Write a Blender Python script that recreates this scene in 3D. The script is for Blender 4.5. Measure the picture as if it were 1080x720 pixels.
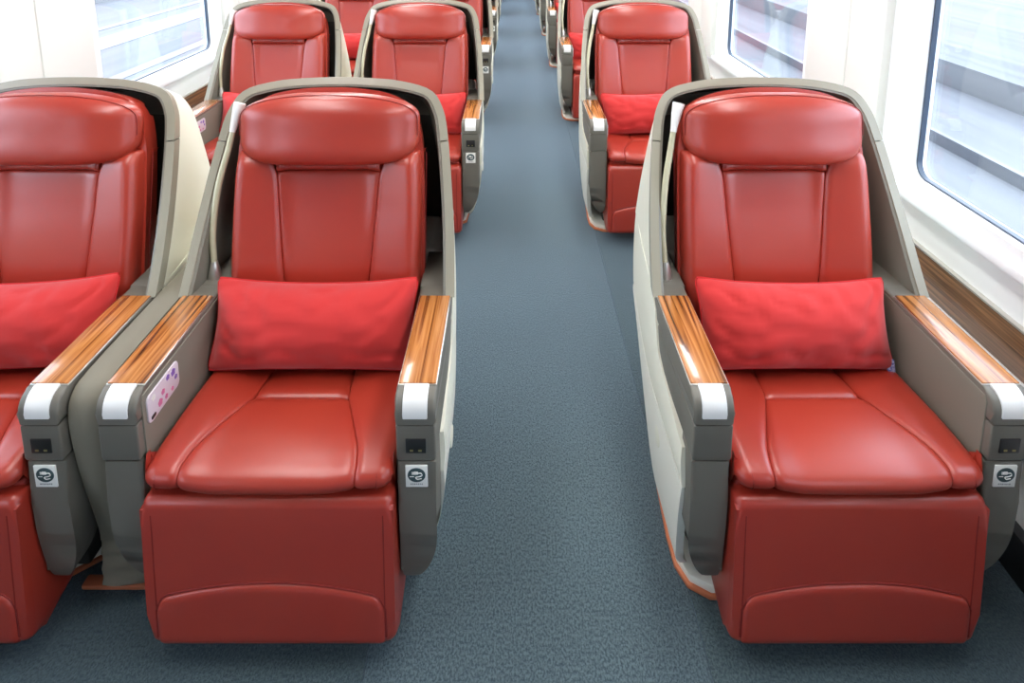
import bpy, bmesh, math, random
from math import sin, cos, pi, radians, sqrt
from mathutils import Vector, Matrix, noise

for o in list(bpy.data.objects):
    bpy.data.objects.remove(o)
SC = bpy.context.scene
COL = SC.collection
random.seed(7)

# ------------------------------------------------------------------ camera
CAM_H = 1.80
PITCH = 10.0
F_PX = 672.0
cam_d = bpy.data.cameras.new('camera')
cam = bpy.data.objects.new('camera', cam_d)
COL.objects.link(cam)
cam.location = (0, 0, CAM_H)
cam.rotation_euler = (radians(90 - PITCH), 0, 0)
cam_d.sensor_width = 36
cam_d.lens = F_PX / 1080 * 36
cam_d.shift_y = -(360 - 28.5) / 1080
cam_d.clip_start = 0.05
cam_d.clip_end = 300
SC.camera = cam

# ------------------------------------------------------------------ world, exposure
SKY_STRENGTH = 6.5
LAMP_STRENGTH = 19.0
world = bpy.data.worlds.new('world')
SC.world = world
world.use_nodes = True
wn = world.node_tree.nodes
wn['Background'].inputs['Color'].default_value = (0.89, 0.92, 1.0, 1)
wn['Background'].inputs['Strength'].default_value = SKY_STRENGTH
SC.view_settings.view_transform = 'Standard'
SC.view_settings.look = 'None'
SC.view_settings.exposure = 0.12
SC.view_settings.gamma = 1.0
SC.view_settings.use_curve_mapping = False

# ------------------------------------------------------------------ materials
def mat(name, color, rough=0.5, metal=0.0, spec=0.5, bump=None, coat=0.0, var=None, sheen=0.0, coat_r=0.12):
    """bump = (scale, strength, distance); var = (scale, second colour, amount)"""
    m = bpy.data.materials.new(name)
    m.use_nodes = True
    nt = m.node_tree
    b = nt.nodes['Principled BSDF']
    b.inputs['Base Color'].default_value = (*color, 1)
    b.inputs['Roughness'].default_value = rough
    b.inputs['Metallic'].default_value = metal
    b.inputs['Specular IOR Level'].default_value = spec
    b.inputs['Coat Weight'].default_value = coat
    b.inputs['Coat Roughness'].default_value = coat_r
    b.inputs['Sheen Weight'].default_value = sheen
    tc = nt.nodes.new('ShaderNodeTexCoord')
    if bump:
        n = nt.nodes.new('ShaderNodeTexNoise')
        n.inputs['Scale'].default_value = bump[0]
        n.inputs['Detail'].default_value = 4
        nt.links.new(tc.outputs['Object'], n.inputs['Vector'])
        bp = nt.nodes.new('ShaderNodeBump')
        bp.inputs['Strength'].default_value = bump[1]
        bp.inputs['Distance'].default_value = bump[2]
        nt.links.new(n.outputs['Fac'], bp.inputs['Height'])
        nt.links.new(bp.outputs['Normal'], b.inputs['Normal'])
    if var:
        n = nt.nodes.new('ShaderNodeTexNoise')
        n.inputs['Scale'].default_value = var[0]
        n.inputs['Detail'].default_value = 3
        nt.links.new(tc.outputs['Object'], n.inputs['Vector'])
        r = nt.nodes.new('ShaderNodeMapRange')
        r.inputs['From Min'].default_value = 0.35
        r.inputs['From Max'].default_value = 0.65
        r.inputs['To Max'].default_value = var[2]
        nt.links.new(n.outputs['Fac'], r.inputs['Value'])
        mx = nt.nodes.new('ShaderNodeMix')
        mx.data_type = 'RGBA'
        mx.inputs['A'].default_value = (*color, 1)
        mx.inputs['B'].default_value = (*var[1], 1)
        nt.links.new(r.outputs['Result'], mx.inputs['Factor'])
        nt.links.new(mx.outputs['Result'], b.inputs['Base Color'])
    return m

def emission(name, color, strength):
    m = bpy.data.materials.new(name)
    m.use_nodes = True
    nt = m.node_tree
    nt.nodes.clear()
    e = nt.nodes.new('ShaderNodeEmission')
    e.inputs['Color'].default_value = (*color, 1)
    e.inputs['Strength'].default_value = strength
    o = nt.nodes.new('ShaderNodeOutputMaterial')
    nt.links.new(e.outputs[0], o.inputs[0])
    return m

def wood(name, c1, c2, c3, axis='Y', rough=0.22, scale=1.0):
    m = bpy.data.materials.new(name)
    m.use_nodes = True
    nt = m.node_tree
    b = nt.nodes['Principled BSDF']
    b.inputs['Roughness'].default_value = rough
    b.inputs['Coat Weight'].default_value = 0.6
    b.inputs['Coat Roughness'].default_value = 0.06
    tc = nt.nodes.new('ShaderNodeTexCoord')
    mp = nt.nodes.new('ShaderNodeMapping')
    mp.inputs['Scale'].default_value = (60 * scale, 1.6, 60 * scale)
    nt.links.new(tc.outputs['Object'], mp.inputs['Vector'])
    n = nt.nodes.new('ShaderNodeTexNoise')
    n.inputs['Scale'].default_value = 1.5
    n.inputs['Detail'].default_value = 4
    n.inputs['Distortion'].default_value = 0.7
    nt.links.new(mp.outputs['Vector'], n.inputs['Vector'])
    r = nt.nodes.new('ShaderNodeValToRGB')
    r.color_ramp.elements[0].position = 0.34
    r.color_ramp.elements[0].color = (*c1, 1)
    r.color_ramp.elements[1].position = 0.66
    r.color_ramp.elements[1].color = (*c3, 1)
    e = r.color_ramp.elements.new(0.48)
    e.color = (*c2, 1)
    nt.links.new(n.outputs['Fac'], r.inputs['Fac'])
    nt.links.new(r.outputs['Color'], b.inputs['Base Color'])
    return m

def carpet(name, dark, light):
    m = bpy.data.materials.new(name)
    m.use_nodes = True
    nt = m.node_tree
    b = nt.nodes['Principled BSDF']
    b.inputs['Roughness'].default_value = 0.95
    b.inputs['Specular IOR Level'].default_value = 0.15
    b.inputs['Sheen Weight'].default_value = 0.8
    b.inputs['Sheen Roughness'].default_value = 0.5
    b.inputs['Sheen Tint'].default_value = (0.55, 0.7, 0.95, 1)
    tc = nt.nodes.new('ShaderNodeTexCoord')
    mp = nt.nodes.new('ShaderNodeMapping')
    mp.inputs['Scale'].default_value = (200, 125, 200)
    nt.links.new(tc.outputs['Object'], mp.inputs['Vector'])
    n = nt.nodes.new('ShaderNodeTexNoise')
    n.inputs['Scale'].default_value = 1.0
    n.inputs['Detail'].default_value = 6
    n.inputs['Roughness'].default_value = 0.75
    nt.links.new(mp.outputs['Vector'], n.inputs['Vector'])
    r = nt.nodes.new('ShaderNodeValToRGB')
    r.color_ramp.elements[0].position = 0.41
    r.color_ramp.elements[0].color = (*dark, 1)
    r.color_ramp.elements[1].position = 0.585
    r.color_ramp.elements[1].color = (*light, 1)
    nt.links.new(n.outputs['Fac'], r.inputs['Fac'])
    n2 = nt.nodes.new('ShaderNodeTexNoise')
    n2.inputs['Scale'].default_value = 1.7
    n2.inputs['Detail'].default_value = 4
    nt.links.new(tc.outputs['Object'], n2.inputs['Vector'])
    mr = nt.nodes.new('ShaderNodeMapRange')
    mr.inputs['To Min'].default_value = 0.85
    mr.inputs['To Max'].default_value = 1.15
    nt.links.new(n2.outputs['Fac'], mr.inputs['Value'])
    mu = nt.nodes.new('ShaderNodeMix')
    mu.data_type = 'RGBA'
    mu.blend_type = 'MULTIPLY'
    mu.inputs['Factor'].default_value = 1
    nt.links.new(r.outputs['Color'], mu.inputs['A'])
    nt.links.new(mr.outputs['Result'], mu.inputs['B'])
    nt.links.new(mu.outputs['Result'], b.inputs['Base Color'])
    bp = nt.nodes.new('ShaderNodeBump')
    bp.inputs['Strength'].default_value = 0.8
    bp.inputs['Distance'].default_value = 0.004
    nt.links.new(n.outputs['Fac'], bp.inputs['Height'])
    nt.links.new(bp.outputs['Normal'], b.inputs['Normal'])
    return m

def glass_mat(name):
    m = bpy.data.materials.new(name)
    m.use_nodes = True
    nt = m.node_tree
    nt.nodes.clear()
    t = nt.nodes.new('ShaderNodeBsdfTransparent')
    t.inputs['Color'].default_value = (0.86, 0.92, 0.97, 1)
    g = nt.nodes.new('ShaderNodeBsdfGlossy')
    g.inputs['Roughness'].default_value = 0.02
    lw = nt.nodes.new('ShaderNodeLayerWeight')
    lw.inputs['Blend'].default_value = 0.5
    pw = nt.nodes.new('ShaderNodeMath')
    pw.operation = 'POWER'
    pw.inputs[1].default_value = 4.0
    nt.links.new(lw.outputs['Facing'], pw.inputs[0])
    f = nt.nodes.new('ShaderNodeMath')
    f.operation = 'MULTIPLY_ADD'
    f.inputs[1].default_value = 0.6
    f.inputs[2].default_value = 0.03
    nt.links.new(pw.outputs[0], f.inputs[0])
    mx = nt.nodes.new('ShaderNodeMixShader')
    o = nt.nodes.new('ShaderNodeOutputMaterial')
    nt.links.new(f.outputs[0], mx.inputs[0])
    nt.links.new(t.outputs[0], mx.inputs[1])
    nt.links.new(g.outputs[0], mx.inputs[2])
    nt.links.new(mx.outputs[0], o.inputs[0])
    return m

M = {}
M['leather'] = mat('red_leather', (0.375, 0.037, 0.019), 0.35, spec=0.6, coat=0.16, coat_r=0.28, bump=(420, 0.12, 0.001), var=(3, (0.34, 0.022, 0.014), 0.6))
M['leather_side'] = mat('red_leather_side', (0.33, 0.024, 0.014), 0.42, spec=0.45, bump=(420, 0.12, 0.001))
M['stitch'] = mat('red_thread', (0.22, 0.014, 0.010), 0.6)
M['pillow'] = mat('red_cotton', (0.54, 0.034, 0.032), 0.85, spec=0.2, bump=(26, 0.08, 0.005), sheen=0.2)
M['pillow_pipe'] = mat('red_cotton_piping', (0.52, 0.025, 0.025), 0.85, spec=0.2)
M['tag'] = mat('blue_white_tag', (0.45, 0.46, 0.62), 0.7, var=(160, (0.05, 0.06, 0.28), 1.0))
M['grey'] = mat('warm_grey_plastic', (0.190, 0.182, 0.146), 0.42, bump=(700, 0.08, 0.0006))
M['grey_arm'] = mat('taupe_grey_plastic', (0.145, 0.136, 0.112), 0.45, bump=(700, 0.08, 0.0006))
M['rim'] = mat('light_warm_grey_rim', (0.285, 0.268, 0.205), 0.36)
M['liner'] = mat('dark_liner', (0.050, 0.046, 0.038), 0.8)
M['cream'] = mat('cream_plastic', (0.84, 0.83, 0.70), 0.32)
M['cream2'] = mat('cream_plastic_lower', (0.85, 0.84, 0.75), 0.33)
M['white_cap'] = mat('white_plastic_cap', (0.80, 0.80, 0.78), 0.30)
M['wood'] = wood('striped_wood_veneer', (0.10, 0.028, 0.007), (0.36, 0.125, 0.030), (0.56, 0.235, 0.07))
M['wall_wood'] = wood('dark_wood_strip', (0.085, 0.036, 0.014), (0.17, 0.075, 0.028), (0.30, 0.14, 0.06), rough=0.35)
M['orange'] = mat('orange_base_edge', (0.55, 0.17, 0.075), 0.6)
M['black'] = mat('black_plastic', (0.012, 0.012, 0.012), 0.35)
M['brass'] = mat('dull_brass', (0.35, 0.30, 0.14), 0.4, 0.8)
M['steel'] = mat('satin_steel', (0.62, 0.60, 0.55), 0.28, 0.85)
M['rod'] = mat('champagne_rod', (0.52, 0.50, 0.34), 0.33, 0.2)
M['sticker'] = mat('sticker_white', (0.80, 0.80, 0.76), 0.5)
M['badge'] = mat('badge_dark_teal', (0.035, 0.07, 0.075), 0.5)
M['print'] = mat('print_grey', (0.25, 0.25, 0.25), 0.6)
M['pink'] = mat('pink_print', (0.62, 0.16, 0.33), 0.5)
M['purple'] = mat('purple_print', (0.25, 0.14, 0.50), 0.5)
M['pale_print'] = mat('pale_lilac_print', (0.66, 0.60, 0.66), 0.4)
M['wall'] = mat('white_wall_panel', (0.82, 0.825, 0.82), 0.38)
M['pillar'] = mat('ivory_wall_panel', (0.81, 0.81, 0.775), 0.40)
M['frame'] = mat('white_window_frame', (0.86, 0.88, 0.90), 0.30)
M['seam'] = mat('seam_grey', (0.42, 0.42, 0.40), 0.6)  # even grey of the pillar joints and the end door
M['gasket'] = mat('slate_gasket', (0.045, 0.065, 0.10), 0.35)
M['glass'] = glass_mat('window_glass')
M['kick'] = mat('black_kickboard', (0.02, 0.022, 0.024), 0.5)
M['ceiling'] = mat('white_ceiling', (0.82, 0.82, 0.80), 0.5)
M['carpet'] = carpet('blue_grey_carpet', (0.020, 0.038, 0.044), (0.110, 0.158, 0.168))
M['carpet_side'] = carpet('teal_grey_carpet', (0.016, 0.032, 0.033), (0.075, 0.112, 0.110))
M['fabric_grey'] = mat('grey_gaiter', (0.185, 0.168, 0.125), 0.75, bump=(300, 0.2, 0.001))
M['lamp'] = emission('lamp_diffuser', (1.0, 0.995, 0.98), LAMP_STRENGTH)
M['concrete'] = mat('pale_concrete', (0.215, 0.22, 0.24), 0.8, var=(0.6, (0.25, 0.26, 0.28), 1.0))
M['ballast'] = mat('grey_ballast', (0.185, 0.188, 0.205), 0.9, bump=(12, 0.3, 0.01), var=(0.5, (0.215, 0.22, 0.235), 1.0))
M['white_out'] = mat('white_painted_concrete', (0.2304, 0.2304, 0.2368), 0.7)
def streaky(name, c1, c2):
    m = mat(name, c1, 0.9)
    nt = m.node_tree
    tc = nt.nodes.new('ShaderNodeTexCoord')
    mp = nt.nodes.new('ShaderNodeMapping')
    mp.inputs['Scale'].default_value = (2.6, 0.10, 2.6)
    n = nt.nodes.new('ShaderNodeTexNoise')
    n.inputs['Scale'].default_value = 1.0
    n.inputs['Detail'].default_value = 6
    r = nt.nodes.new('ShaderNodeValToRGB')
    r.color_ramp.elements[0].position = 0.35
    r.color_ramp.elements[0].color = (*c1, 1)
    r.color_ramp.elements[1].position = 0.68
    r.color_ramp.elements[1].color = (*c2, 1)
    nt.links.new(tc.outputs['Object'], mp.inputs['Vector'])
    nt.links.new(mp.outputs['Vector'], n.inputs['Vector'])
    nt.links.new(n.outputs['Fac'], r.inputs['Fac'])
    nt.links.new(r.outputs['Color'], nt.nodes['Principled BSDF'].inputs['Base Color'])
    return m
M['concrete'] = streaky('pale_concrete', (0.1312, 0.1344, 0.144), (0.1696, 0.1715, 0.1792))
M['ballast'] = streaky('grey_ballast', (0.1216, 0.1235, 0.1357), (0.1677, 0.1702, 0.1805))
M['rail'] = mat('rail_steel', (0.1536, 0.1568, 0.1728), 0.5, 0.3)

# ------------------------------------------------------------------ object helpers
def link(name, me, m, parent=None, smooth=True):
    if m is not None and not me.materials:
        me.materials.append(m)
    o = bpy.data.objects.new(name, me)
    COL.objects.link(o)
    o.parent = parent
    if smooth:
        for p in me.polygons:
            p.use_smooth = True
    return o

def from_bm(name, bm, m, parent=None, smooth=True, sharp=35):
    bmesh.ops.recalc_face_normals(bm, faces=bm.faces[:])
    me = bpy.data.meshes.new(name)
    bm.to_mesh(me)
    bm.free()
    o = link(name, me, m, parent, smooth)
    if smooth:
        me.set_sharp_from_angle(angle=radians(sharp))
    return o

def from_grid(name, verts, faces, m, parent=None, recalc=True, sharp=50):
    bm = bmesh.new()
    vs = [bm.verts.new(v) for v in verts]
    for f in faces:
        try:
            bm.faces.new([vs[i] for i in f])
        except ValueError:
            pass
    bmesh.ops.remove_doubles(bm, verts=bm.verts[:], dist=1e-6)
    return from_bm(name, bm, m, parent, True, sharp)

def add_box(bm, x0, x1, y0, y1, z0, z1, bev=0.0, seg=2):
    r = bmesh.ops.create_cube(bm, size=1)
    vs = r['verts']
    for v in vs:
        v.co = Vector(((x0 + x1) / 2 + v.co.x * (x1 - x0), (y0 + y1) / 2 + v.co.y * (y1 - y0), (z0 + z1) / 2 + v.co.z * (z1 - z0)))
    if bev > 0:
        es = list({e for v in vs for e in v.link_edges})
        bmesh.ops.bevel(bm, geom=es, offset=bev, segments=seg, profile=0.5, affect='EDGES')

def box(name, x0, x1, y0, y1, z0, z1, m, parent=None, bev=0.0, seg=2):
    bm = bmesh.new()
    add_box(bm, x0, x1, y0, y1, z0, z1, bev, seg)
    return from_bm(name, bm, m, parent)

def add_prism(bm, prof, x0, x1, bev=0.0, seg=3, axis='X'):
    """prof: list of (y, z) extruded along X (or (x, y) extruded along Z)"""
    if axis == 'X':
        a = [bm.verts.new((x0, p[0], p[1])) for p in prof]
        b = [bm.verts.new((x1, p[0], p[1])) for p in prof]
    else:
        a = [bm.verts.new((p[0], p[1], x0)) for p in prof]
        b = [bm.verts.new((p[0], p[1], x1)) for p in prof]
    n = len(prof)
    fs = [bm.faces.new(a), bm.faces.new(b[::-1])]
    for i in range(n):
        fs.append(bm.faces.new((a[i], b[i], b[(i + 1) % n], a[(i + 1) % n])))
    if bev > 0:
        es = list(fs[0].edges) + list(fs[1].edges)
        bmesh.ops.bevel(bm, geom=es, offset=bev, segments=seg, profile=0.5, affect='EDGES')

def prism(name, prof, x0, x1, m, parent=None, bev=0.0, seg=3, axis='X', sharp=35):
    bm = bmesh.new()
    add_prism(bm, prof, x0, x1, bev, seg, axis)
    return from_bm(name, bm, m, parent, sharp=sharp)

def catmull(pts, n):
    out = []
    P = [Vector(p) for p in pts]
    P = [P[0] * 2 - P[1]] + P + [P[-1] * 2 - P[-2]]
    for i in range(1, len(P) - 2):
        for k in range(n):
            t = k / n
            a, b, c, d = P[i - 1], P[i], P[i + 1], P[i + 2]
            out.append(0.5 * ((2 * b) + (c - a) * t + (2 * a - 5 * b + 4 * c - d) * t * t + (3 * b - a - 3 * c + d) * t ** 3))
    out.append(P[-2])
    return out

def add_tube(bm, pts, radii, n=10, closed=False):
    P = [Vector(p) for p in pts]
    if not isinstance(radii, (list, tuple)):
        radii = [radii] * len(P)
    rings = []
    for i, p in enumerate(P):
        if closed:
            d = P[(i + 1) % len(P)] - P[i - 1]
        else:
            d = P[min(i + 1, len(P) - 1)] - P[max(i - 1, 0)]
        d.normalize()
        up = Vector((0, 0, 1)) if abs(d.z) < 0.9 else Vector((0, 1, 0))
        s = d.cross(up).normalized()
        t = d.cross(s)
        rings.append([bm.verts.new(p + (s * cos(2 * pi * k / n) + t * sin(2 * pi * k / n)) * radii[i]) for k in range(n)])
    m = len(rings)
    for i in range(m if closed else m - 1):
        a, b = rings[i], rings[(i + 1) % m]
        for k in range(n):
            bm.faces.new((a[k], a[(k + 1) % n], b[(k + 1) % n], b[k]))
    if not closed:
        bm.faces.new(rings[0][::-1])
        bm.faces.new(rings[-1])

def tube(name, pts, radii, m, parent=None, n=10, closed=False):
    bm = bmesh.new()
    add_tube(bm, pts, radii, n, closed)
    return from_bm(name, bm, m, parent, sharp=50)

def slab(name, A, B, nu, nv, m, parent=None, sharp=40):
    """closed solid between two grids A(u,v) and B(u,v)"""
    V, F = [], []
    def idx(l, i, j):
        return l * (nu + 1) * (nv + 1) + i * (nv + 1) + j
    for fn in (A, B):
        for i in range(nu + 1):
            for j in range(nv + 1):
                V.append(fn(i / nu, j / nv))
    for i in range(nu):
        for j in range(nv):
            F.append((idx(0, i, j), idx(0, i + 1, j), idx(0, i + 1, j + 1), idx(0, i, j + 1)))
            F.append((idx(1, i, j), idx(1, i, j + 1), idx(1, i + 1, j + 1), idx(1, i + 1, j)))
    for i in range(nu):
        for j in (0, nv):
            F.append((idx(0, i, j), idx(0, i + 1, j), idx(1, i + 1, j), idx(1, i, j)))
    for j in range(nv):
        for i in (0, nu):
            F.append((idx(0, i, j), idx(0, i, j + 1), idx(1, i, j + 1), idx(1, i, j)))
    return from_grid(name, V, F, m, parent, sharp=sharp)

def patch(name, P, m, parent, edges, nu=24, nv=24, skirt=0.03, sgn=1.0, relief=None):
    """upholstered panel: P(u,v) base surface; edges=(u0,u1,v0,v1) each (radius, drop)
    the surface rolls down towards each edge like a stuffed leather panel"""
    def samp(n):
        return [0.5 - 0.5 * cos(pi * i / n) * (1 - 0.25 * abs(cos(pi * i / n)) ** 0) * 1.3333 if False else 0.5 - 0.5 * cos(pi * i / n) for i in range(n + 1)]
    U, W = samp(nu), samp(nv)
    G = [[Vector(P(u, v)) for v in W] for u in U]
    e = 1e-3
    V, F = [], []
    mid_r = [(Vector(P(0, v)) - Vector(P(1, v))).length for v in W]
    mid_c = [(Vector(P(u, 0)) - Vector(P(u, 1))).length for u in U]
    N = []
    for i, u in enumerate(U):
        for j, v in enumerate(W):
            ua, ub = max(u - e, 0), min(u + e, 1)
            va, vb = max(v - e, 0), min(v + e, 1)
            n = (Vector(P(ub, v)) - Vector(P(ua, v))).cross(Vector(P(u, vb)) - Vector(P(u, va)))
            n.normalize()
            n *= sgn
            d = 0.0
            for (r, dr), dist in zip(edges, (u * mid_r[j], (1 - u) * mid_r[j], v * mid_c[i], (1 - v) * mid_c[i])):
                if r > 0 and dist < r:
                    q = 1 - dist / r
                    d += dr * (1 - sqrt(max(0, 1 - q * q)))
            p = G[i][j] - n * d
            if relief:
                p = p + n * relief(u, v)
            V.append(p)
            N.append(n)
    def idx(i, j):
        return i * (nv + 1) + j
    for i in range(nu):
        for j in range(nv):
            F.append((idx(i, j), idx(i + 1, j), idx(i + 1, j + 1), idx(i, j + 1)))
    ring = [idx(i, 0) for i in range(nu)] + [idx(nu, j) for j in range(nv)] + [idx(i, nv) for i in range(nu, 0, -1)] + [idx(0, j) for j in range(nv, 0, -1)]
    base = len(V)
    for k in ring:
        V.append(V[k] - N[k] * skirt)
    n = len(ring)
    for k in range(n):
        F.append((ring[k], ring[(k + 1) % n], base + (k + 1) % n, base + k))
    return from_grid(name, V, F, m, parent, sharp=60)

def lerp(a, b, t):
    return a + (b - a) * t

def sstep(a, b, x):
    t = max(0.0, min(1.0, (x - a) / (b - a)))
    return t * t * (3 - 2 * t)

def interp(tab, x):
    if x <= tab[0][0]:
        return tab[0][1]
    for (a, va), (b, vb) in zip(tab, tab[1:]):
        if x <= b:
            return lerp(va, vb, (x - a) / (b - a))
    return tab[-1][1]

def superpad(name, w, h, t, ex, m, parent, warp=None, n=22, ez=2.4):
    """stuffed pad: superellipse outline in x/z, rounded in y"""
    V, F = [], []
    nu, nv = n * 3, n
    def sp(c, p):
        return math.copysign(abs(c) ** p, c)
    for j in range(nv + 1):
        ph = -pi / 2 + pi * j / nv            # front to back
        for i in range(nu):
            th = 2 * pi * i / nu
            cr = sp(cos(ph), 2 / ez)
            x = w / 2 * cr * sp(cos(th), 2 / ex)
            z = h / 2 * cr * sp(sin(th), 2 / ex)
            y = t / 2 * sp(sin(ph), 2 / 2.2)
            p = Vector((x, y, z))
            V.append(warp(p) if warp else p)
    for j in range(nv):
        for i in range(nu):
            F.append((j * nu + i, j * nu + (i + 1) % nu, (j + 1) * nu + (i + 1) % nu, (j + 1) * nu + i))
    return from_grid(name, V, F, m, parent, sharp=80)

def copy_tree(o, parent=None):
    c = o.copy()
    COL.objects.link(c)
    c.parent = parent
    for ch in list(o.children):
        copy_tree(ch, c)
    return c

def empty(name, loc):
    o = bpy.data.objects.new(name, None)
    COL.objects.link(o)
    o.location = loc
    o.empty_display_size = 0.1
    return o

def tag(o, label=None, cat=None, group=None, kind=None):
    if label: o['label'] = label
    if cat: o['category'] = cat
    if group: o['group'] = group
    if kind: o['kind'] = kind
    return o

# ================================================================== THE SETTING
XL, XR = -2.06, 1.41
Y0, Y1 = -3.0, 15.2
ZC = 2.42
# floor
f = box('floor', XL - 0.1, XR + 0.1, Y0, Y1, -0.06, -0.006, M['carpet_side'])
tag(f, kind='structure')
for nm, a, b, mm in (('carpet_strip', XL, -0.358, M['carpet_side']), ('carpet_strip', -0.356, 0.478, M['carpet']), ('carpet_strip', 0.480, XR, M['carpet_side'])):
    box(nm, a, b, Y0, Y1, -0.006, 0.0, mm, f)
c = box('ceiling', XL - 0.1, XR + 0.1, Y0, Y1, ZC, ZC + 0.08, M['ceiling'])
tag(c, kind='structure')
tag(box('wall_back', XL - 0.1, XR + 0.1, Y0 - 0.1, Y0, -0.06, ZC + 0.08, M['wall']), kind='structure')
we = tag(box('wall_front', XL - 0.1, XR + 0.1, Y1, Y1 + 0.1, -0.06, ZC + 0.08, M['wall']), kind='structure')
dr = tag(box('door_1', -0.36, 0.50, Y1 - 0.03, Y1 - 0.002, 0.0, 1.98, M['seam'], bev=0.01), kind='structure')
box('door_glass', -0.18, 0.32, Y1 - 0.036, Y1 - 0.028, 0.95, 1.75, M['gasket'], dr, bev=0.003)
tube('door_handle', [(0.40, Y1 - 0.03, 0.95), (0.40, Y1 - 0.07, 0.97), (0.40, Y1 - 0.07, 1.25), (0.40, Y1 - 0.03, 1.27)], 0.012, M['steel'], dr)

Z_SILL, Z_GL, Z_GT, Z_TOP = 0.824, 0.895, 1.72, 1.80

def rrect(y0, y1, z0, z1, r, n=8):
    out = []
    for cy, cz, a0 in ((y1 - r, z1 - r, 0), (y0 + r, z1 - r, 90), (y0 + r, z0 + r, 180), (y1 - r, z0 + r, 270)):
        for k in range(n + 1):
            a = radians(a0 + 90 * k / n)
            out.append((cy + r * cos(a), cz + r * sin(a)))
    return out

def ring_solid(name, outer, inner, x0, x1, m, parent, bevel_in=0.0):
    bm = bmesh.new()
    n = len(outer)
    rows = []
    for prof, x in ((outer, x0), (inner, x0), (inner, x1), (outer, x1)):
        rows.append([bm.verts.new((x, p[0], p[1])) for p in prof])
    for k in range(4):
        a, b = rows[k], rows[(k + 1) % 4]
        for i in range(n):
            bm.faces.new((a[i], a[(i + 1) % n], b[(i + 1) % n], b[i]))
    return from_bm(name, bm, m, parent, sharp=30)

def side_wall(sg, xw, bays, wall_name, trim_no, win_no, seam_off):
    """sg = +1 right wall, -1 left wall. bays = list of (y0, y1, glass0, glass1)"""
    def bx(name, d0, d1, y0, y1, z0, z1, m, parent=None, bev=0.0):
        xa, xb = xw - sg * d0, xw - sg * d1
        return box(name, min(xa, xb), max(xa, xb), y0, y1, z0, z1, m, parent, bev)
    w = bx(wall_name, -0.10, 0.0, Y0, Y1, -0.06, Z_SILL, M['wall'])
    tag(w, kind='structure')
    bx('upper_panel', -0.10, 0.0, Y0, Y1, Z_TOP, ZC + 0.08, M['wall'], w)
    # pillars between the bays
    edges = [Y0] + [v for b in bays for v in b[:2]] + [Y1]
    for k in range(0, len(edges), 2):
        a, b = edges[k], edges[k + 1]
        if b - a < 0.05:
            continue
        s = min(a + seam_off, b - 0.02)
        bx('pillar_core', -0.10, 0.02, a + 0.012, b - 0.012, Z_SILL, Z_TOP, M['seam'], w)
        bx('pillar_panel', -0.0, 0.045, a, s - 0.002, Z_SILL - 0.0, 2.2, M['pillar'], w, 0.012)
        bx('pillar_panel', -0.0, 0.045, s + 0.002, b, Z_SILL - 0.0, 2.2, M['pillar'], w, 0.012)
    # small lip below the sill, one long moulding
    tr = bx('trim_%d' % trim_no, 0.0, 0.034, Y0, Y1, Z_SILL - 0.012, Z_SILL + 0.022, M['frame'], None, 0.008)
    tag(tr, kind='structure')
    ws = bx('trim_%d' % (trim_no + 1), 0.0, 0.012, Y0, Y1, 0.535, 0.675, M['wall_wood'], None, 0.003)
    tag(ws, kind='structure')
    bx('edge_strip', 0.0, 0.018, Y0, Y1, 0.675, 0.681, M['steel'], ws)
    bx('lower_rail', 0.0, 0.100, Y0, Y1, 0.500, 0.538, M['frame'], ws, 0.008)
    bb = bx('baseboard_%s' % ('right' if sg > 0 else 'left'), 0.0, 0.035, Y0, Y1, 0.0, 0.135, M['kick'], None, 0.006)
    tag(bb, kind='structure')
    for k, (b0, b1, g0, g1) in enumerate(bays):
        inn = rrect(g0, g1, Z_GL, Z_GT, 0.055)
        out = rrect(b0, b1, Z_SILL + 0.0, Z_TOP, 0.004)
        wr = ring_solid('window_%d' % (win_no + k), out, inn, xw + sg * 0.05, xw - sg * 0.012, M['frame'], None)
        tag(wr, kind='structure')
        i3 = rrect(g0 + 0.006, g1 - 0.006, Z_GL + 0.006, Z_GT - 0.006, 0.05)
        ring_solid('gasket', inn, i3, xw + sg * 0.034, xw + sg * 0.016, M['gasket'], wr)
        bm = bmesh.new()
        add_prism(bm, rrect(g0 + 0.004, g1 - 0.004, Z_GL + 0.004, Z_GT - 0.004, 0.05), xw + sg * 0.026, xw + sg * 0.032)
        from_bm('window_glass', bm, M['glass'], wr)
    return w

PW = 2.0
bays_r = [(0.90 + PW * k, 2.30 + PW * k, 0.98 + PW * k, 2.13 + PW * k) for k in range(-1, 7)]
bays_l = [(1.02 + PW * k, 2.44 + PW * k, 1.10 + PW * k, 2.30 + PW * k) for k in range(-1, 7)]
side_wall(1, XR, bays_r, 'wall_right', 1, 1, 0.25)
side_wall(-1, XL, bays_l, 'wall_left', 3, 20, 0.23)

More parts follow.
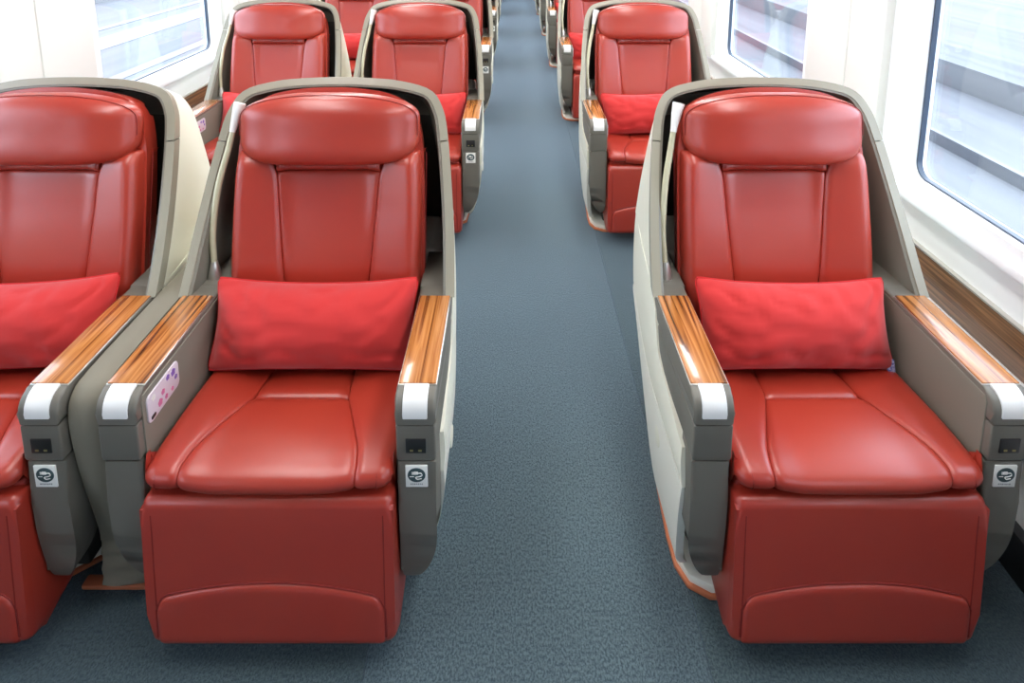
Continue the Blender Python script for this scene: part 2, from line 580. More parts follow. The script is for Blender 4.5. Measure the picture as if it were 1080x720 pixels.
# ceiling lamps, two lines of recessed strip lights
LG = 'recessed ceiling strip lights'
ROWN = ['behind the camera', 'above the front row', 'above the second row', 'above the third row', 'above the fourth row', 'above the fifth row', 'above the sixth row', 'above the last row']
def ceiling_light(x, y0, y1, lab):
    e = empty('ceiling_light', (x, (y0 + y1) / 2, ZC))
    L = (y1 - y0) / 2
    bm = bmesh.new()
    for (a, b, c_, d) in ((-0.13, -0.11, -L, L), (0.11, 0.13, -L, L), (-0.11, 0.11, -L, -L + 0.02), (-0.11, 0.11, L - 0.02, L)):
        add_box(bm, a, b, c_, d, -0.02, -0.001)
    from_bm('frame', bm, M['frame'], e)
    box('diffuser', -0.11, 0.11, -L + 0.02, L - 0.02, -0.012, -0.003, M['lamp'], e)
    tag(e, lab, 'ceiling light', LG)
for k in range(0, 7):
    for x, s in ((-0.95, 'left'), (0.62, 'right')):
        ceiling_light(x, 0.35 + 2.0 * k, 2.05 + 2.0 * k, 'recessed white ceiling strip light, %s line, %s' % (s, ROWN[k + 1]))

# ================================================================== OUTSIDE
def outside():
    g = box('ground', -70, 70, -40, 90, -1.45, -1.30, M['ballast'])
    tag(g, kind='structure')
    def bar(name, x0, x1, z0, z1, m, lab, cat, y0=-30, y1=80):
        return tag(box(name, x0, x1, y0, y1, z0, z1, m), lab, cat)
    # left side: a platform edge, white kerb and a low wall
    bar('platform_slab', -10.0, -4.6, -1.30, -0.30, M['concrete'], 'pale concrete slab running along outside the left windows', 'platform')
    bar('platform_kerb', -4.60, -4.15, -1.30, -0.22, M['white_out'], 'white painted kerb of the platform outside left windows', 'kerb')
    bar('parapet_wall', -10.4, -10.0, -1.30, 0.10, M['white_out'], 'low white parapet wall far outside the left windows', 'wall')
    bar('platform_line', -7.10, -6.45, -0.30, -0.292, M['white_out'], 'broad white line painted along the platform outside', 'line')
    bar('platform_line', -5.25, -5.05, -0.30, -0.292, M['white_out'], 'narrow white line near the platform edge outside', 'line')
    bar('drain_channel', -7.75, -7.55, -0.30, -0.290, M['rail'], 'thin grey drain channel along the platform outside', 'drain')
    # right side: slab track and rails, and a barrier
    bar('track_slab', 3.4, 6.0, -1.30, -1.10, M['concrete'], 'pale concrete track slab outside the right windows', 'track')
    bar('rail', 3.95, 4.02, -1.10, -0.95, M['rail'], 'steel rail outside, nearer to the train on the right', 'rail')
    bar('rail', 5.45, 5.52, -1.10, -0.95, M['rail'], 'steel rail outside, farther from the train on the right', 'rail')
    bar('barrier_wall', 8.0, 8.3, -1.30, -0.85, M['concrete'], 'long low white barrier wall outside the right windows', 'wall')
    for k, (x, y) in enumerate(((-7.0, 9.0), (-7.0, 17.5))):
        e = empty('platform_post', (x, y, -0.30))
        tube('post', [(0, 0, 0), (0, 0, 4.0)], 0.10, M['white_out'], e, 12)
        box('foot', -0.18, 0.18, -0.18, 0.18, 0, 0.12, M['concrete'], e, 0.01)
        tag(e, ('white post on the platform, nearer one outside left window' if k == 0 else 'white post on the platform, farther one outside left window'), 'post')
outside()

# ================================================================== THE SEAT
# local frame: x across (+x = right in the photo), y towards the back, z up,
# origin on the floor under the front faces of the arm posts, between the arms
HALF = 0.3475      # arm centre
AW = 0.0475        # half arm width
Z_ARM = 0.697

# rim arch in its slanted plane: (x, q) with q 0..1 from arm height to the crown
ARCH = [(-0.405, 0.0), (-0.397, 0.25), (-0.383, 0.50), (-0.366, 0.72), (-0.348, 0.84), (-0.305, 0.935), (-0.20, 0.982), (-0.09, 0.997), (0, 1.0),
        (0.09, 0.997), (0.20, 0.982), (0.305, 0.935), (0.348, 0.84), (0.366, 0.72), (0.383, 0.50), (0.397, 0.25), (0.405, 0.0)]
ARC = [(p.x, p.y) for p in catmull([(a[0], a[1], 0) for a in ARCH], 5)]
NA = len(ARC) - 1
QL = 0.70
def arch_pt(s, off=0.0):
    """2-D point on the arch offset inwards"""
    f = s * NA
    i = min(int(f), NA - 1)
    t = f - i
    x = lerp(ARC[i][0], ARC[i + 1][0], t)
    q = lerp(ARC[i][1], ARC[i + 1][1], t) * QL
    a = max(0, i - 1)
    b = min(NA, i + 2)
    dx, dq = ARC[b][0] - ARC[a][0], (ARC[b][1] - ARC[a][1]) * QL
    l = sqrt(dx * dx + dq * dq)
    nx, nq = dq / l, -dx / l
    return x + nx * off, (q + nq * off) / QL
def rim3(s, off=0.0, yo=0.0):
    x, q = arch_pt(s, off)
    y = 0.40 + 0.35 * (q ** 0.92 if q > 0 else q)
    z = 0.697 + 0.573 * q
    return Vector((x, y + yo, z))
def rear3(s, off=0.0):
    x, q = arch_pt(s, off)
    return Vector((x * (0.875 - 0.05 * q), 0.945 - 0.035 * q, 0.697 + 0.500 * q))

def shell_pt(s, t, off):
    a, b = rim3(s, off), rear3(s, off)
    # t measured so that first centimetres are the rim
    p = a.lerp(b, t)
    p.z += 0.012 * sin(pi * t) * sstep(0.25, 0.5, s) * sstep(0.75, 0.5, s)
    return p

def rim_t(s):
    return min(0.62, 0.055 / (rear3(s) - rim3(s)).length)

def make_shell(root):
    # rim in three pieces with hairline joints, as moulded
    joints = (0.0, 0.285, 0.715, 1.0)
    cuts = [(0.0, 0.174), (0.176, 0.824), (0.826, 1.0)]
    for a, b in cuts:
        slab('shell_rim', lambda u, v, a=a, b=b: shell_pt(lerp(a, b, u), v * rim_t(lerp(a, b, u)), 0.0),
             lambda u, v, a=a, b=b: shell_pt(lerp(a, b, u), v * rim_t(lerp(a, b, u)), 0.026 + 0.006 * v), 40, 4, M['rim'], root, 35)
    slab('shell_cover', lambda u, v: shell_pt(u, lerp(rim_t(u), 1, v), 0.002), lambda u, v: shell_pt(u, lerp(rim_t(u), 1, v), 0.012), 64, 8, M['cream'], root, 35)
    slab('shell_lining', lambda u, v: shell_pt(u, lerp(0.012, 0.97, v), 0.0265), lambda u, v: shell_pt(u, lerp(0.02, 0.97, v), 0.034), 64, 8, M['grey'], root, 35)
    def back(u, v, o):
        s = v * 0.5
        a, b = rear3(s, 0.004), rear3(1 - s, 0.004)
        p = a.lerp(b, u)
        p.y += 0.02 * sin(pi * u) + o
        return p
    slab('shell_back', lambda u, v: back(u, v, 0.0), lambda u, v: back(u, v, -0.03), 16, 30, M['cream'], root, 35)
    slab('back_liner', lambda u, v: back(u, v * 0.46, -0.036), lambda u, v: back(u, v * 0.46, -0.046), 12, 24, M['liner'], root, 35)
    slab('hood_lining', lambda u, v: back(u, lerp(0.462, 0.985, v), -0.036), lambda u, v: back(u, lerp(0.462, 0.985, v), -0.048), 16, 16, M['grey'], root, 35)

def side_x(y, z):
    x = 0.3995 - 0.049 * max(0, (y - 0.40) / 0.55) ** 1.3
    return x
def make_sides(root):
    for sg in (-1, 1):
        # upper flank
        def up(u, v, t, sg=sg):
            y = lerp((0.045 if sg < 0 else 0.092) + 0.02 * v, 0.945, u)
            zb = 0.415
            zt = lerp(0.510, 0.545, sstep(0.0, 0.25, u)) if u < 0.28 else lerp(0.545, 0.6985, sstep(0.28, 0.42, u))
            z = lerp(zb, zt, v)
            return Vector((sg * (side_x(y, z) + 0.004 * sin(pi * v) - t), y, z))
        slab('side_panel', lambda u, v: up(u, v, 0.0), lambda u, v: up(u, v, 0.014), 16, 6, M['cream'], root)
        # lower shroud tucked in towards the floor and rising to the rear
        def lo(u, v, t, sg=sg):
            zb = 0.040 + 0.20 * sstep(0.35, 1.0, u) + 0.03 * (1 - u) ** 4
            z = lerp(zb, 0.409, v)
            k = 1 - v
            y = lerp((0.05 if sg < 0 else 0.10) + 0.10 * k ** 1.5, 0.935, u)
            x = side_x(y, z) + 0.010 * sin(min(1, v * 1.02) ** 0.35 * pi) ** 0.5 * (1 if v < 0.999 else 0) - (0.036 if sg < 0 else 0.070) * k ** 1.6 - 0.008 * u * k
            return Vector((sg * (x - t), y, z))
        slab('side_shroud', lambda u, v: lo(u, v, 0.0), lambda u, v: lo(u, v, 0.02), 18, 12, M['cream2'], root)
        cx = sg * (side_x(0.30, 0.34) - 0.0005)
        tube('shroud_cap', [(cx - sg * 0.006, 0.30, 0.325), (cx + sg * 0.0015, 0.30, 0.325), (cx + sg * 0.003, 0.30, 0.325)], [0.030, 0.029, 0.025], M['cream'], root, 24)
    # rear body and plinth, closing the underside
    box('rear_body', -0.33, 0.33, 0.66, 0.940, 0.20, 0.70, M['cream2'], root, 0.03, 3)
    box('plinth', -0.29, 0.29, 0.17, 0.80, 0.035, 0.40, M['liner'], root, 0.01)
    bp = [(-0.285, 0.115), (-0.20, 0.112), (0.20, 0.150), (0.300, 0.230), (0.320, 0.50), (0.29, 0.86), (-0.29, 0.86), (-0.350, 0.45), (-0.359, 0.28), (-0.357, 0.20), (-0.335, 0.145)]
    prism('base_plate', bp, 0.012, 0.036, M['cream2'], root, 0.004, 2, 'Z')
    prism('base_edge', [(p[0] * 1.02, 0.5 + (p[1] - 0.5) * 1.02) for p in bp], 0.001, 0.014, M['orange'], root, 0.002, 2, 'Z')

def arc_pts(cy, cz, r, a0, a1, n):
    return [(cy + r * cos(radians(lerp(a0, a1, k / n))), cz + r * sin(radians(lerp(a0, a1, k / n)))) for k in range(n + 1)]

def make_arm(root, sg, socket):
    arm = box('arm_core', min(sg * 0.3055, sg * 0.372), max(sg * 0.3055, sg * 0.372), 0.03, 0.66, 0.36, 0.640, M['grey_arm'], root, 0.006)
    box('arm_foot', sg * HALF - (0.042 if sg > 0 else 0.018), sg * HALF + (0.018 if sg > 0 else 0.042), 0.115, 0.66, 0.20, 0.37, M['liner'], root, 0.006)
    x0, x1 = sg * HALF - AW, sg * HALF + AW
    # top: long moulded arm with rounded nose and a swept lower rear edge
    prof = [(0.0, 0.630)] + arc_pts(0.038, 0.659, 0.038, 180, 90, 6) + [(0.46, 0.697), (0.46, 0.640), (0.30, 0.630)]
    box('arm_ledge', min(sg * 0.296, sg * 0.366), max(sg * 0.296, sg * 0.366), 0.458, 0.66, 0.650, 0.6968, M['grey_arm'], root, 0.003)
    prism('arm_top', prof, x0, x1, M['grey_arm'], root, 0.007, 3)
    prof = [(0.003, 0.533), (0.0, 0.540), (0.0, 0.627), (0.45, 0.627), (0.44, 0.59), (0.40, 0.553), (0.34, 0.533)]
    sp = prism('arm_middle', prof, x0 + 0.001, x1 - 0.001, M['grey_arm'], root, 0.006, 3)
    prof = [(0.002, 0.530)] + [(p.x, p.y) for p in catmull([(0.001, 0.42, 0), (0.004, 0.33, 0), (0.012, 0.26, 0), (0.024, 0.20, 0), (0.044, 0.158, 0), (0.068, 0.146, 0), (0.088, 0.160, 0), (0.096, 0.20, 0), (0.098, 0.26, 0), (0.099, 0.33, 0), (0.10, 0.42, 0)], 4)] + [(0.10, 0.530)]
    def tp(p):
        return p
    low = prism('arm_post', prof, x0 + 0.003, x1 - 0.003, M['grey_arm'], root, 0.010, 3)
    for v in low.data.vertices:                       # slight taper towards the foot
        k = max(0.0, (0.34 - v.co.z) / 0.195) ** 2.3
        w = (v.co.x - sg * HALF) * sg / AW * 0.5 + 0.5
        v.co.x -= sg * 0.070 * k * max(0, w)
    # wood top with a fine metal frame
    box('wood_frame', x0 + 0.001, x1 - 0.001, 0.046, 0.404, 0.695, 0.6995, M['steel'], root, 0.0015)
    box('wood_panel', x0 + 0.003, x1 - 0.003, 0.048, 0.402, 0.696, 0.7025, M['wood'], root, 0.002)
    # white latch cap over the nose
    cp = [(-0.003, 0.648)] + arc_pts(0.040, 0.660, 0.043, 180, 92, 8) + [(0.045, 0.703), (0.045, 0.690)] + arc_pts(0.040, 0.660, 0.030, 92, 180, 5) + [(0.010, 0.648)]
    prism('arm_cap', cp, sg * HALF - 0.029, sg * HALF + 0.029, M['white_cap'], root, 0.002, 2)
    # inner flank
    if sg < 0:
        xi0, xi1 = x1 - 0.004, x1 + 0.003
    else:
        xi0, xi1 = x0 - 0.003, x0 + 0.004
    prism('inner_panel', [(0.022, 0.20), (0.022, 0.672), (0.03, 0.684), (0.64, 0.684), (0.64, 0.20)], xi0, xi1, M['grey'], root, 0.002, 2)
    if socket:
        bm = bmesh.new()
        cx = sg * HALF
        so = box('socket', cx - 0.024, cx + 0.024, -0.0025, 0.004, 0.556, 0.594, M['black'], sp, 0.002)
        for q in (-1, 1):
            box('socket_slot', cx + q * 0.010 - 0.004, cx + q * 0.010 + 0.004, -0.0035, 0.0, 0.562, 0.567, M['brass'], sp)
        # sticker with a plug symbol
        st = box('power_sticker', cx - 0.026, cx + 0.026, -0.0018, 0.003, 0.464, 0.522, M['sticker'], low, 0.001)
        bm = bmesh.new()
        n = 28
        for (ccx, ccz, r, yy) in ((cx, 0.4975, 0.0195, -0.0026),):
            vs = [bm.verts.new((ccx + r * 1.08 * cos(2 * pi * k / n), yy, ccz + r * 0.98 * sin(2 * pi * k / n))) for k in range(n)]
            v2 = [bm.verts.new((v.co.x, 0.0, v.co.z)) for v in vs]
            bm.faces.new(vs)
            for k in range(n):
                bm.faces.new((vs[k], vs[(k + 1) % n], v2[(k + 1) % n], v2[k]))
        from_bm('sticker_badge', bm, M['badge'], low)
        bm = bmesh.new()
        add_box(bm, cx - 0.007, cx + 0.004, -0.0036, 0.0, 0.4985, 0.5075, 0.0018)
        add_tube(bm, [(cx - 0.011, -0.0032, 0.5055), (cx - 0.006, -0.0032, 0.5050)], 0.0010, 6)
        add_tube(bm, [(cx - 0.011, -0.0032, 0.5010), (cx - 0.006, -0.0032, 0.5010)], 0.0010, 6)
        pts = catmull([(cx + 0.003, -0.0032, 0.503), (cx + 0.011, -0.0032, 0.503), (cx + 0.013, -0.0032, 0.497), (cx + 0.006, -0.0032, 0.494), (cx - 0.002, -0.0032, 0.492), (cx + 0.002, -0.0032, 0.487), (cx + 0.012, -0.0032, 0.489)], 4)
        add_tube(bm, pts, 0.0011, 6)
        add_tube(bm, [(cx - 0.016, -0.0032, 0.494), (cx - 0.006, -0.0032, 0.494)], 0.0008, 6)
        from_bm('plug_symbol', bm, M['sticker'], low)
        bm = bmesh.new()
        for k in range(7):
            add_box(bm, cx - 0.0145 + k * 0.0043, cx - 0.0145 + k * 0.0043 + 0.0028, -0.0026, 0.0, 0.4715 + (k % 2) * 0.0006, 0.4745)
        from_bm('sticker_lettering', bm, M['print'], low)
    return arm

def make_control(root):
    """printed panel on the inner face of the left arm"""
    x = -HALF + AW + 0.003
    e = prism('control_panel', rrect(0.035, 0.175, 0.598, 0.668, 0.012, 5), x - 0.002, x + 0.004, M['pale_print'], root, 0.0012, 2)
    rnd = random.Random(3)
    def flower(cy, cz, r, m, nm):
        bm = bmesh.new()
        for k in range(5):
            a = 2 * pi * k / 5 + 0.3
            yy, zz = cy + r * 0.6 * cos(a), cz + r * 0.6 * sin(a)
            n = 10
            vs = [bm.verts.new((x + 0.0050, yy + r * 0.5 * cos(2 * pi * q / n), zz + r * 0.5 * sin(2 * pi * q / n))) for q in range(n)]
            v2 = [bm.verts.new((x + 0.003, v.co.y, v.co.z)) for v in vs]
            bm.faces.new(vs)
            for q in range(n):
                bm.faces.new((vs[q], vs[(q + 1) % n], v2[(q + 1) % n], v2[q]))
        from_bm(nm, bm, m, e)
    for cy, cz, r, m in ((0.060, 0.652, 0.0075, 'sticker'), (0.085, 0.618, 0.009, 'pink'), (0.100, 0.635, 0.007, 'pink'), (0.112, 0.613, 0.006, 'pink'), (0.125, 0.655, 0.007, 'purple'), (0.150, 0.650, 0.009, 'purple'), (0.160, 0.630, 0.006, 'purple'), (0.14, 0.612, 0.005, 'pink')):
        flower(cy, cz, r, M[m], 'printed_flower')
    box('control_button', x + 0.003, x + 0.0065, 0.045, 0.062, 0.604, 0.612, M['black'], e, 0.001)

# ---- seat cushion surface
CPROF = [Vector((0, p[0], p[1])) for p in catmull([(-0.004, 0.463, 0), (-0.026, 0.470, 0), (-0.034, 0.494, 0), (-0.010, 0.515, 0), (0.06, 0.522, 0), (0.16, 0.520, 0), (0.28, 0.510, 0), (0.40, 0.498, 0), (0.50, 0.49, 0)], 8)]
CPROF = [Vector((0, p.y, p.z)) for p in CPROF]
CLEN = [0.0]
for a, b in zip(CPROF, CPROF[1:]):
    CLEN.append(CLEN[-1] + (b - a).length)
def cprof(l):
    """point on the cushion profile at arc length l"""
    for i in range(len(CLEN) - 1):
        if l <= CLEN[i + 1]:
            return CPROF[i].lerp(CPROF[i + 1], (l - CLEN[i]) / (CLEN[i + 1] - CLEN[i]))
    return CPROF[-1].copy()
CT = CLEN[-1]
CY = 0.325            # arc length where the centre pad ends
def chalf(l):         # half width of the centre pad
    return interp([(0, 0.205), (0.09, 0.207), (0.14, 0.198), (CY, 0.128), (CT, 0.105)], l)
def cushion(root):
    H = 0.294
    def surf(x, l):
        p = cprof(l)
        q = Vector((x, p.y, p.z))
        # bolsters a little higher than the middle, falling away at the front corners
        q.z += 0.010 * sstep(0.12, 0.22, abs(x))
        q.y += 0.010 * (abs(x) / H) ** 4 * sstep(0.2, 0.0, l)
        return q
    d = 0.011
    patch('cushion_pad', lambda u, v: surf(lerp(-chalf(v * CY), chalf(v * CY), u), v * CY), M['leather'], root,
          ((0.022, 0.008), (0.022, 0.008), (0.008, 0.004), (0.026, d)), 36, 40, relief=lambda u, v: 0.006 * sin(pi * u) * sin(pi * v))
    patch('cushion_rear_pad', lambda u, v: surf(lerp(-chalf(lerp(CY, CT, v)), chalf(lerp(CY, CT, v)), u), lerp(CY, CT, v)), M['leather'], root,
          ((0.030, d), (0.030, d), (0.030, d), (0, 0)), 24, 16)
    for sg in (-1, 1):
        def ps(u, v, sg=sg):
            l = v * CT
            w = chalf(l)
            return surf(sg * lerp(w, H, u), l)
        patch('cushion_bolster', ps, M['leather'], root, ((0.022, 0.008), (0.036, 0.030), (0.008, 0.004), (0, 0)), 24, 44, sgn=sg, skirt=0.04)
        patch_s = tube('bolster_seam', [surf(sg * (H - 0.036), l) + Vector((0, -0.001, -0.0022)) for l in [0.015 + k * 0.012 for k in range(14)]], 0.0012, M['stitch'], root, 6)
    box('cushion_base', -0.285, 0.285, 0.01, 0.52, 0.40, 0.470, M['leather_side'], root, 0.012, 3)

def footrest(root):
    # body: rounded box swelling slightly to the front
    W = 0.295
    bm = bmesh.new()
    prof = arc_pts(-0.010, 0.434, 0.024, 178, 95, 6) + [(0.16, 0.452), (0.20, 0.43), (0.15, 0.10)] + [(0.10, 0.072), (0.0, 0.068)] + arc_pts(-0.022, 0.098, 0.030, 265, 185, 5) + [(-0.050, 0.16), (-0.043, 0.28), (-0.037, 0.36)]
    add_prism(bm, prof, -W, W, 0.022, 5)
    o = from_bm('footrest', bm, M['leather'], root, sharp=60)
    def yf(z):
        return interp([(0.07, -0.050), (0.10, -0.052), (0.16, -0.050), (0.28, -0.043), (0.36, -0.037), (0.40, -0.035), (0.44, -0.033)], z)
    # lower arched panel
    PWI = 0.270
    def top(x):
        k = abs(x) / PWI
        return 0.243 - 0.040 * k ** 2.1 - (0.026 * ((k - 0.91) / 0.09) ** 2 if k > 0.91 else 0)
    patch('footrest_panel', lambda u, v: Vector((lerp(-PWI, PWI, u), yf(lerp(0.078, top(lerp(-PWI, PWI, u)), v)) - 0.007, lerp(0.078, top(lerp(-PWI, PWI, u)), v))), M['leather'], o,
          ((0.014, 0.007), (0.014, 0.007), (0.02, 0.01), (0.014, 0.008)), 44, 16, skirt=0.012)
    # dark stitched welt around the panel
    pts = [Vector((x, yf(top(x)) + 0.0005, top(x) + 0.003)) for x in [lerp(-PWI - 0.002, PWI + 0.002, k / 40) for k in range(41)]]
    pts = [Vector((-PWI - 0.003, yf(0.10) + 0.0005, 0.10))] + pts + [Vector((PWI + 0.003, yf(0.10) + 0.0005, 0.10))]
    tube('panel_welt', pts, 0.0028, M['stitch'], o, 6)
    for sg in (-1, 1):
        zs = [0.10 + 0.32 * k / 12 for k in range(13)]
        tube('edge_seam', [Vector((sg * (W - 0.024), yf(z) - 0.0003, z)) for z in zs], 0.0016, M['stitch'], o, 6)
    box('footrest_mount', -0.22, 0.22, 0.12, 0.26, 0.12, 0.42, M['liner'], root, 0.01)

# ---- backrest surface
def back_y(z):
    return interp([(0.45, 0.462), (0.60, 0.492), (0.70, 0.512), (0.85, 0.548), (1.0, 0.585), (1.30, 0.662)], z)
def back_surf(x, z):
    y = back_y(z)
    y -= 0.042 * sstep(0.10, 0.30, abs(x)) + 0.006 * sstep(0.12, 0.16, abs(x))
    y -= 0.010 * sin(pi * max(0, min(1, (z - 0.5) / 0.4))) * (1 - (x / 0.3) ** 2)
    return Vector((x, y, z))
def back_half(z):
    return interp([(0.48, 0.112), (0.70, 0.130), (1.035, 0.160)], z)
def back_out(z):
    return interp([(0.48, 0.286), (0.80, 0.290), (1.0, 0.284), (1.10, 0.276)], z)
def backrest(root):
    # rear cushion body seen around and above the head pad
    prof = []
    out = catmull([(-0.296, 0.48, 0), (-0.300, 0.75, 0), (-0.296, 1.0, 0), (-0.285, 1.12, 0), (-0.255, 1.195, 0), (-0.19, 1.236, 0), (-0.09, 1.254, 0), (0, 1.258, 0), (0.09, 1.254, 0), (0.19, 1.236, 0), (0.255, 1.195, 0), (0.285, 1.11, 0), (0.296, 1.0, 0), (0.300, 0.75, 0), (0.296, 0.48, 0)], 4)
    bm = bmesh.new()
    a = [bm.verts.new((p.x, back_y(p.y) + 0.018, p.y)) for p in out]
    b = [bm.verts.new((p.x * 0.97, back_y(p.y) + 0.095, p.y - 0.03 * sstep(1.1, 1.25, p.y))) for p in out]
    bm.faces.new(a)
    bm.faces.new(b[::-1])
    n = len(a)
    for i in range(n):
        bm.faces.new((a[i], b[i], b[(i + 1) % n], a[(i + 1) % n]))
    es = [e for e in bm.edges if len(e.link_faces) == 2 and any(len(f.verts) > 6 for f in e.link_faces)]
    bmesh.ops.bevel(bm, geom=es, offset=0.022, segments=5, profile=0.5, affect='EDGES')
    body = from_bm('backrest_body', bm, M['leather'], root, sharp=50)
    d = 0.010
    Zt = 1.012
    patch('backrest_panel', lambda u, v: back_surf(lerp(-back_half(lerp(0.49, Zt, v)), back_half(lerp(0.49, Zt, v)), u), lerp(0.49, Zt, v)), M['leather'], root,
          ((0.022, d), (0.022, d), (0, 0), (0.018, d)), 30, 40, skirt=0.03, relief=lambda u, v: 0.0)
    rnd = lambda x: 0.0022 * sin(x * 260) + 0.0012 * sin(x * 611 + 1)
    patch('backrest_gather', lambda u, v: back_surf(lerp(-0.160, 0.160, u), lerp(Zt + 0.002, 1.075, v)) + Vector((0, -0.004, 0)), M['leather'], root,
          ((0.018, d), (0.018, d), (0.012, d), (0, 0)), 60, 10, skirt=0.03, relief=lambda u, v: rnd(u) * sin(pi * v))
    for sg in (-1, 1):
        def pb(u, v, sg=sg):
            z = lerp(0.49, 1.082, v)
            i = back_half(min(z, 1.035))
            if z > 1.0:
                i += (z - 1.0) * 0.25
            return back_surf(sg * lerp(i, back_out(z), u), z)
        patch('backrest_bolster', pb, M['leather'], root, ((0.022, d), (0.035, 0.040), (0, 0), (0.05, 0.05)), 26, 40, sgn=sg, skirt=0.05)
        tube('side_seam', [Vector((sg * 0.2985, back_y(z) + 0.045, z)) for z in [0.55 + 0.05 * k for k in range(11)]], 0.0016, M['stitch'], root, 6)
    # head pad
    tilt = 0.20
    def warp(p):
        k = p.x / 0.28
        z = p.z
        z -= 0.030 * k * k * max(0.0, p.z / 0.108) - 0.012 * k ** 4 * (1 if p.z < 0 else 0)
        z += 0.006 * (1 - k * k)
        y = p.y + 0.030 * abs(k) ** 2.6 + 0.008 * sin(pi * min(1, max(0, (p.z + 0.1) / 0.2)))
        return Vector((p.x, y + tilt * z, z)) + Vector((0, back_y(1.14) - 0.030, 1.142))
    hp = superpad('headrest', 0.565, 0.216, 0.135, 4.6, M['leather'], root, warp, 26, 3.4)
    # welt seam running round the head pad
    def hw(th):
        def sp(c, p): return math.copysign(abs(c) ** p, c)
        p = Vector((0.565 / 2 * 0.985 * sp(cos(th), 2 / 4.6), -0.022, 0.216 / 2 * 0.985 * sp(sin(th), 2 / 4.6)))
        return warp(p)
    ps = [hw(pi * (-0.02 + 1.04 * k / 60)) for k in range(61)]
    tube('headrest_seam', ps, 0.0014, M['stitch'], hp, 6)

def reading_lamp(root):
    base = [(-0.344, 0.506, 0.696), (-0.344, 0.506, 0.720), (-0.345, 0.509, 0.748)]
    bm = bmesh.new()
    add_tube(bm, base, [0.021, 0.017, 0.010], 18)
    rb = from_bm('lamp_base', bm, M['steel'], root, sharp=50)
    pts = catmull([(-0.346, 0.510, 0.74), (-0.352, 0.532, 0.84), (-0.341, 0.568, 0.97), (-0.320, 0.606, 1.07), (-0.308, 0.625, 1.13)], 6)
    tube('lamp_stem', pts, [0.0092 + 0.001 * sin(pi * k / 24) for k in range(len(pts))], M['rod'], rb, 12)
    bm = bmesh.new()
    hp = catmull([(-0.309, 0.622, 1.125), (-0.304, 0.630, 1.150), (-0.296, 0.640, 1.185), (-0.289, 0.648, 1.212)], 4)
    add_tube(bm, hp, [lerp(0.0100, 0.0190, sstep(0, 1, k / (len(hp) - 1))) for k in range(len(hp))], 14)
    from_bm('lamp_head', bm, M['white_cap'], rb, sharp=50)

def make_seat():
    root = empty('train_seat', (0, 0, 0))
    make_shell(root)
    make_sides(root)
    make_arm(root, -1, False)
    make_arm(root, 1, True)
    make_control(root)
    cushion(root)
    footrest(root)
    backrest(root)
    reading_lamp(root)
    return root

def make_pillow():
    W, H, T = 0.590, 0.266, 0.205
    root = empty('pillow', (0, 0, 0))
    n = 56
    m_ = 30
    V, F = [], []
    def pt(u, v, side):
        # u,v in -1..1 ; outline slightly pinched between the corners
        x = W / 2 * u * (1 - 0.075 * (1 - v * v) * u * u)
        z = H / 2 * v * (1 - 0.11 * (1 - u ** 4) * v * v)
        z -= 0.012 * (1 - u * u) * max(0, v)
        cr = 1 - 0.050 * (abs(u) ** 7) * (abs(v) ** 7)
        x *= cr
        z *= cr * (1 - 0.03 * (abs(u) ** 7) * (abs(v) ** 7))
        th = T / 2 * ((1 - abs(u) ** 2.6) ** 0.62) * ((1 - abs(v) ** 2.1) ** 0.62)
        nz = noise.noise(Vector((x * 9 + side * 3, z * 5, 1.3))) + 0.2 * noise.noise(Vector((x * 22 + z * 9, z * 14, 4.3)))
        ridge = 0.0085 * sin(x * 62 + nz * 6 + z * 10) * (abs(v) ** 1.5) * (1 - abs(v) ** 6) * (1 - u ** 4)
        th += (0.007 * nz + ridge) * (1 - u ** 6) * (1 - v ** 6)
        cz = abs(noise.noise(Vector((x * 5 + z * 16 + 3, z * 7 - x * 9, 7.7 + side))))
        c2 = abs(noise.noise(Vector((x * 14 - z * 6, z * 22 + x * 4, 2.2 + side))))
        th -= (0.017 * max(0, 0.20 - cz) / 0.20 + 0.003 * max(0, 0.14 - c2) / 0.14) * (0.25 + 0.75 * max(u * u, v * v)) * (1 - u ** 8) * (1 - v ** 8) * 1.15
        return Vector((x, side * th, z))
    for side in (-1, 1):
        for i in range(n + 1):
            for j in range(m_ + 1):
                a = sin(pi / 2 * (-1 + 2 * i / n))
                b = sin(pi / 2 * (-1 + 2 * j / m_))
                V.append(pt(a, b, side))
    def idx(s, i, j): return s * (n + 1) * (m_ + 1) + i * (m_ + 1) + j
    for s in (0, 1):
        for i in range(n):
            for j in range(m_):
                F.append((idx(s, i, j), idx(s, i + 1, j), idx(s, i + 1, j + 1), idx(s, i, j + 1)))
    from_grid('pillow_cover', V, F, M['pillow'], root, sharp=80)
    ol = [pt(lerp(-1, 1, k / 30), -1, 0) for k in range(30)] + [pt(1, lerp(-1, 1, k / 14), 0) for k in range(14)] + [pt(lerp(1, -1, k / 30), 1, 0) for k in range(30)] + [pt(-1, lerp(1, -1, k / 14), 0) for k in range(14)]
    tube('piping', ol, 0.0035, M['pillow_pipe'], root, 6, True)
    box('care_tag', 0.262, 0.284, -0.012, -0.006, -0.128, -0.095, M['tag'], root, 0.001)
    return root

seat0 = make_seat()
pil0 = make_pillow()

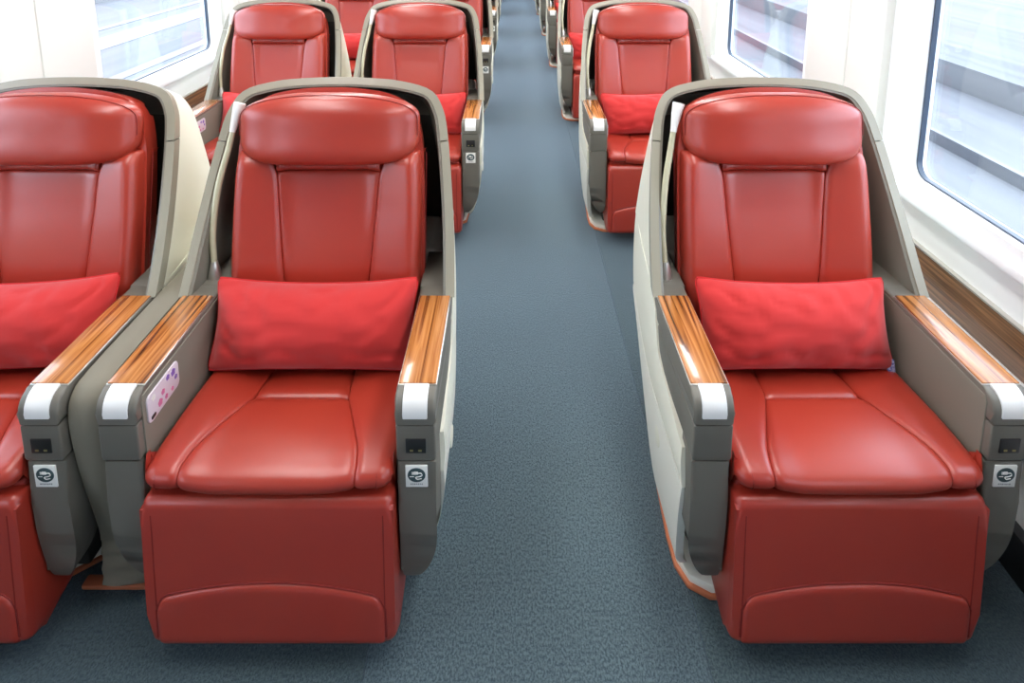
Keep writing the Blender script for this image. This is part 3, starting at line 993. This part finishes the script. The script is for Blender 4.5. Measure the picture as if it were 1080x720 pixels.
ROW = 1.30
ORD = ['front', 'second', 'third', 'fourth', 'fifth', 'sixth', 'seventh']
SEATS = [(-1.45, 'window seat of the left pair'), (-0.573, 'aisle seat of the left pair'), (0.818, 'single seat right of the aisle')]
EXTRA = {(0, 0): 'cut off by the left edge of the photo', (0, 1): 'nearest on the left side of the aisle', (0, 2): 'nearest on the right side of the aisle'}
prnd = random.Random(5)
first_s = first_p = True
for r in range(7):
    for ci, (x, side) in enumerate(SEATS):
        if ci == 0 and r > 3:
            continue
        s = seat0 if first_s else copy_tree(seat0)
        first_s = False
        yy = ROW + PW * r
        s.location = (x, yy, 0)
        lab = 'red leather recliner, ' + side + ', ' + ORD[r] + ' row'
        tag(s, lab, 'seat', 'red leather recliners in rows along the carriage')
        if r > 4:
            continue
        p = pil0 if first_p else copy_tree(pil0)
        first_p = False
        dx, rz, ry, lean, sc = {(0, 0): (0.015, 0.0, -3, -24, 1.0), (0, 1): (0.0, 0.0, 0, -26, 1.03), (0, 2): (0.0, 2, 1.5, -24, 0.985)}.get((r, ci), (prnd.uniform(-0.01, 0.01), 0, prnd.uniform(-3, 3), -22, 1.0))
        p.location = (x + dx, yy + 0.375, 0.632)
        p.rotation_euler = (radians(lean), radians(ry), radians(rz))
        p.scale = (sc, 1, 1)
        tag(p, 'red pillow on the ' + side + ', ' + ORD[r] + ' row', 'pillow', 'red pillows on the seats')

# divider between the two seats of each left pair
def make_divider():
    root = empty('seat_divider', (0, 0, 0))
    # upper bridge, level with the arms, flowing down the front like a gaiter
    prof = catmull([(0.62, 0.694, 0), (0.30, 0.694, 0), (0.10, 0.692, 0), (0.045, 0.680, 0), (0.022, 0.640, 0), (0.022, 0.56, 0), (0.038, 0.44, 0), (0.062, 0.33, 0), (0.080, 0.24, 0), (0.088, 0.16, 0), (0.090, 0.075, 0)], 5)
    N = len(prof) - 1
    def wid(k):
        return interp([(0, 0.036), (0.6, 0.036), (0.8, 0.042), (1.0, 0.060)], k)
    def A(u, v):
        p = prof[round(v * N)]
        k = round(v * N) / N
        w = wid(k)
        wr = 0.004 * sstep(0.75, 0.9, k) * sin(k * 95 + u * 4)
        return Vector((lerp(-w, w, u), p.x - 0.006 * sin(pi * u) - wr, p.y + 0.004 * sin(pi * u)))
    def B(u, v):
        p = prof[round(v * N)]
        k = round(v * N) / N
        t = 0.03
        inx = lerp(0, t, sstep(0.2, 0.45, k))
        return Vector((lerp(-wid(k), wid(k), u), p.x + inx, p.y - lerp(t, 0.0, sstep(0.2, 0.45, k))))
    slab('divider_cover', A, B, 8, N, M['fabric_grey'], root, 60)
    box('divider_core', -0.026, 0.026, 0.13, 0.92, 0.035, 0.66, M['cream'], root, 0.004)
    box('divider_edge', -0.125, 0.075, 0.098, 0.130, 0.044, 0.058, M['orange'], root, 0.004)
    tag(root, 'x', 'divider')
    return root
d0 = make_divider()
for r in range(4):
    d = d0 if r == 0 else copy_tree(d0)
    d.location = ((-1.45 - 0.573) / 2, ROW + PW * r, 0)
    tag(d, 'narrow grey divider between the arms of the left pair, ' + ORD[r] + ' row', 'divider', 'dividers of the left pairs')
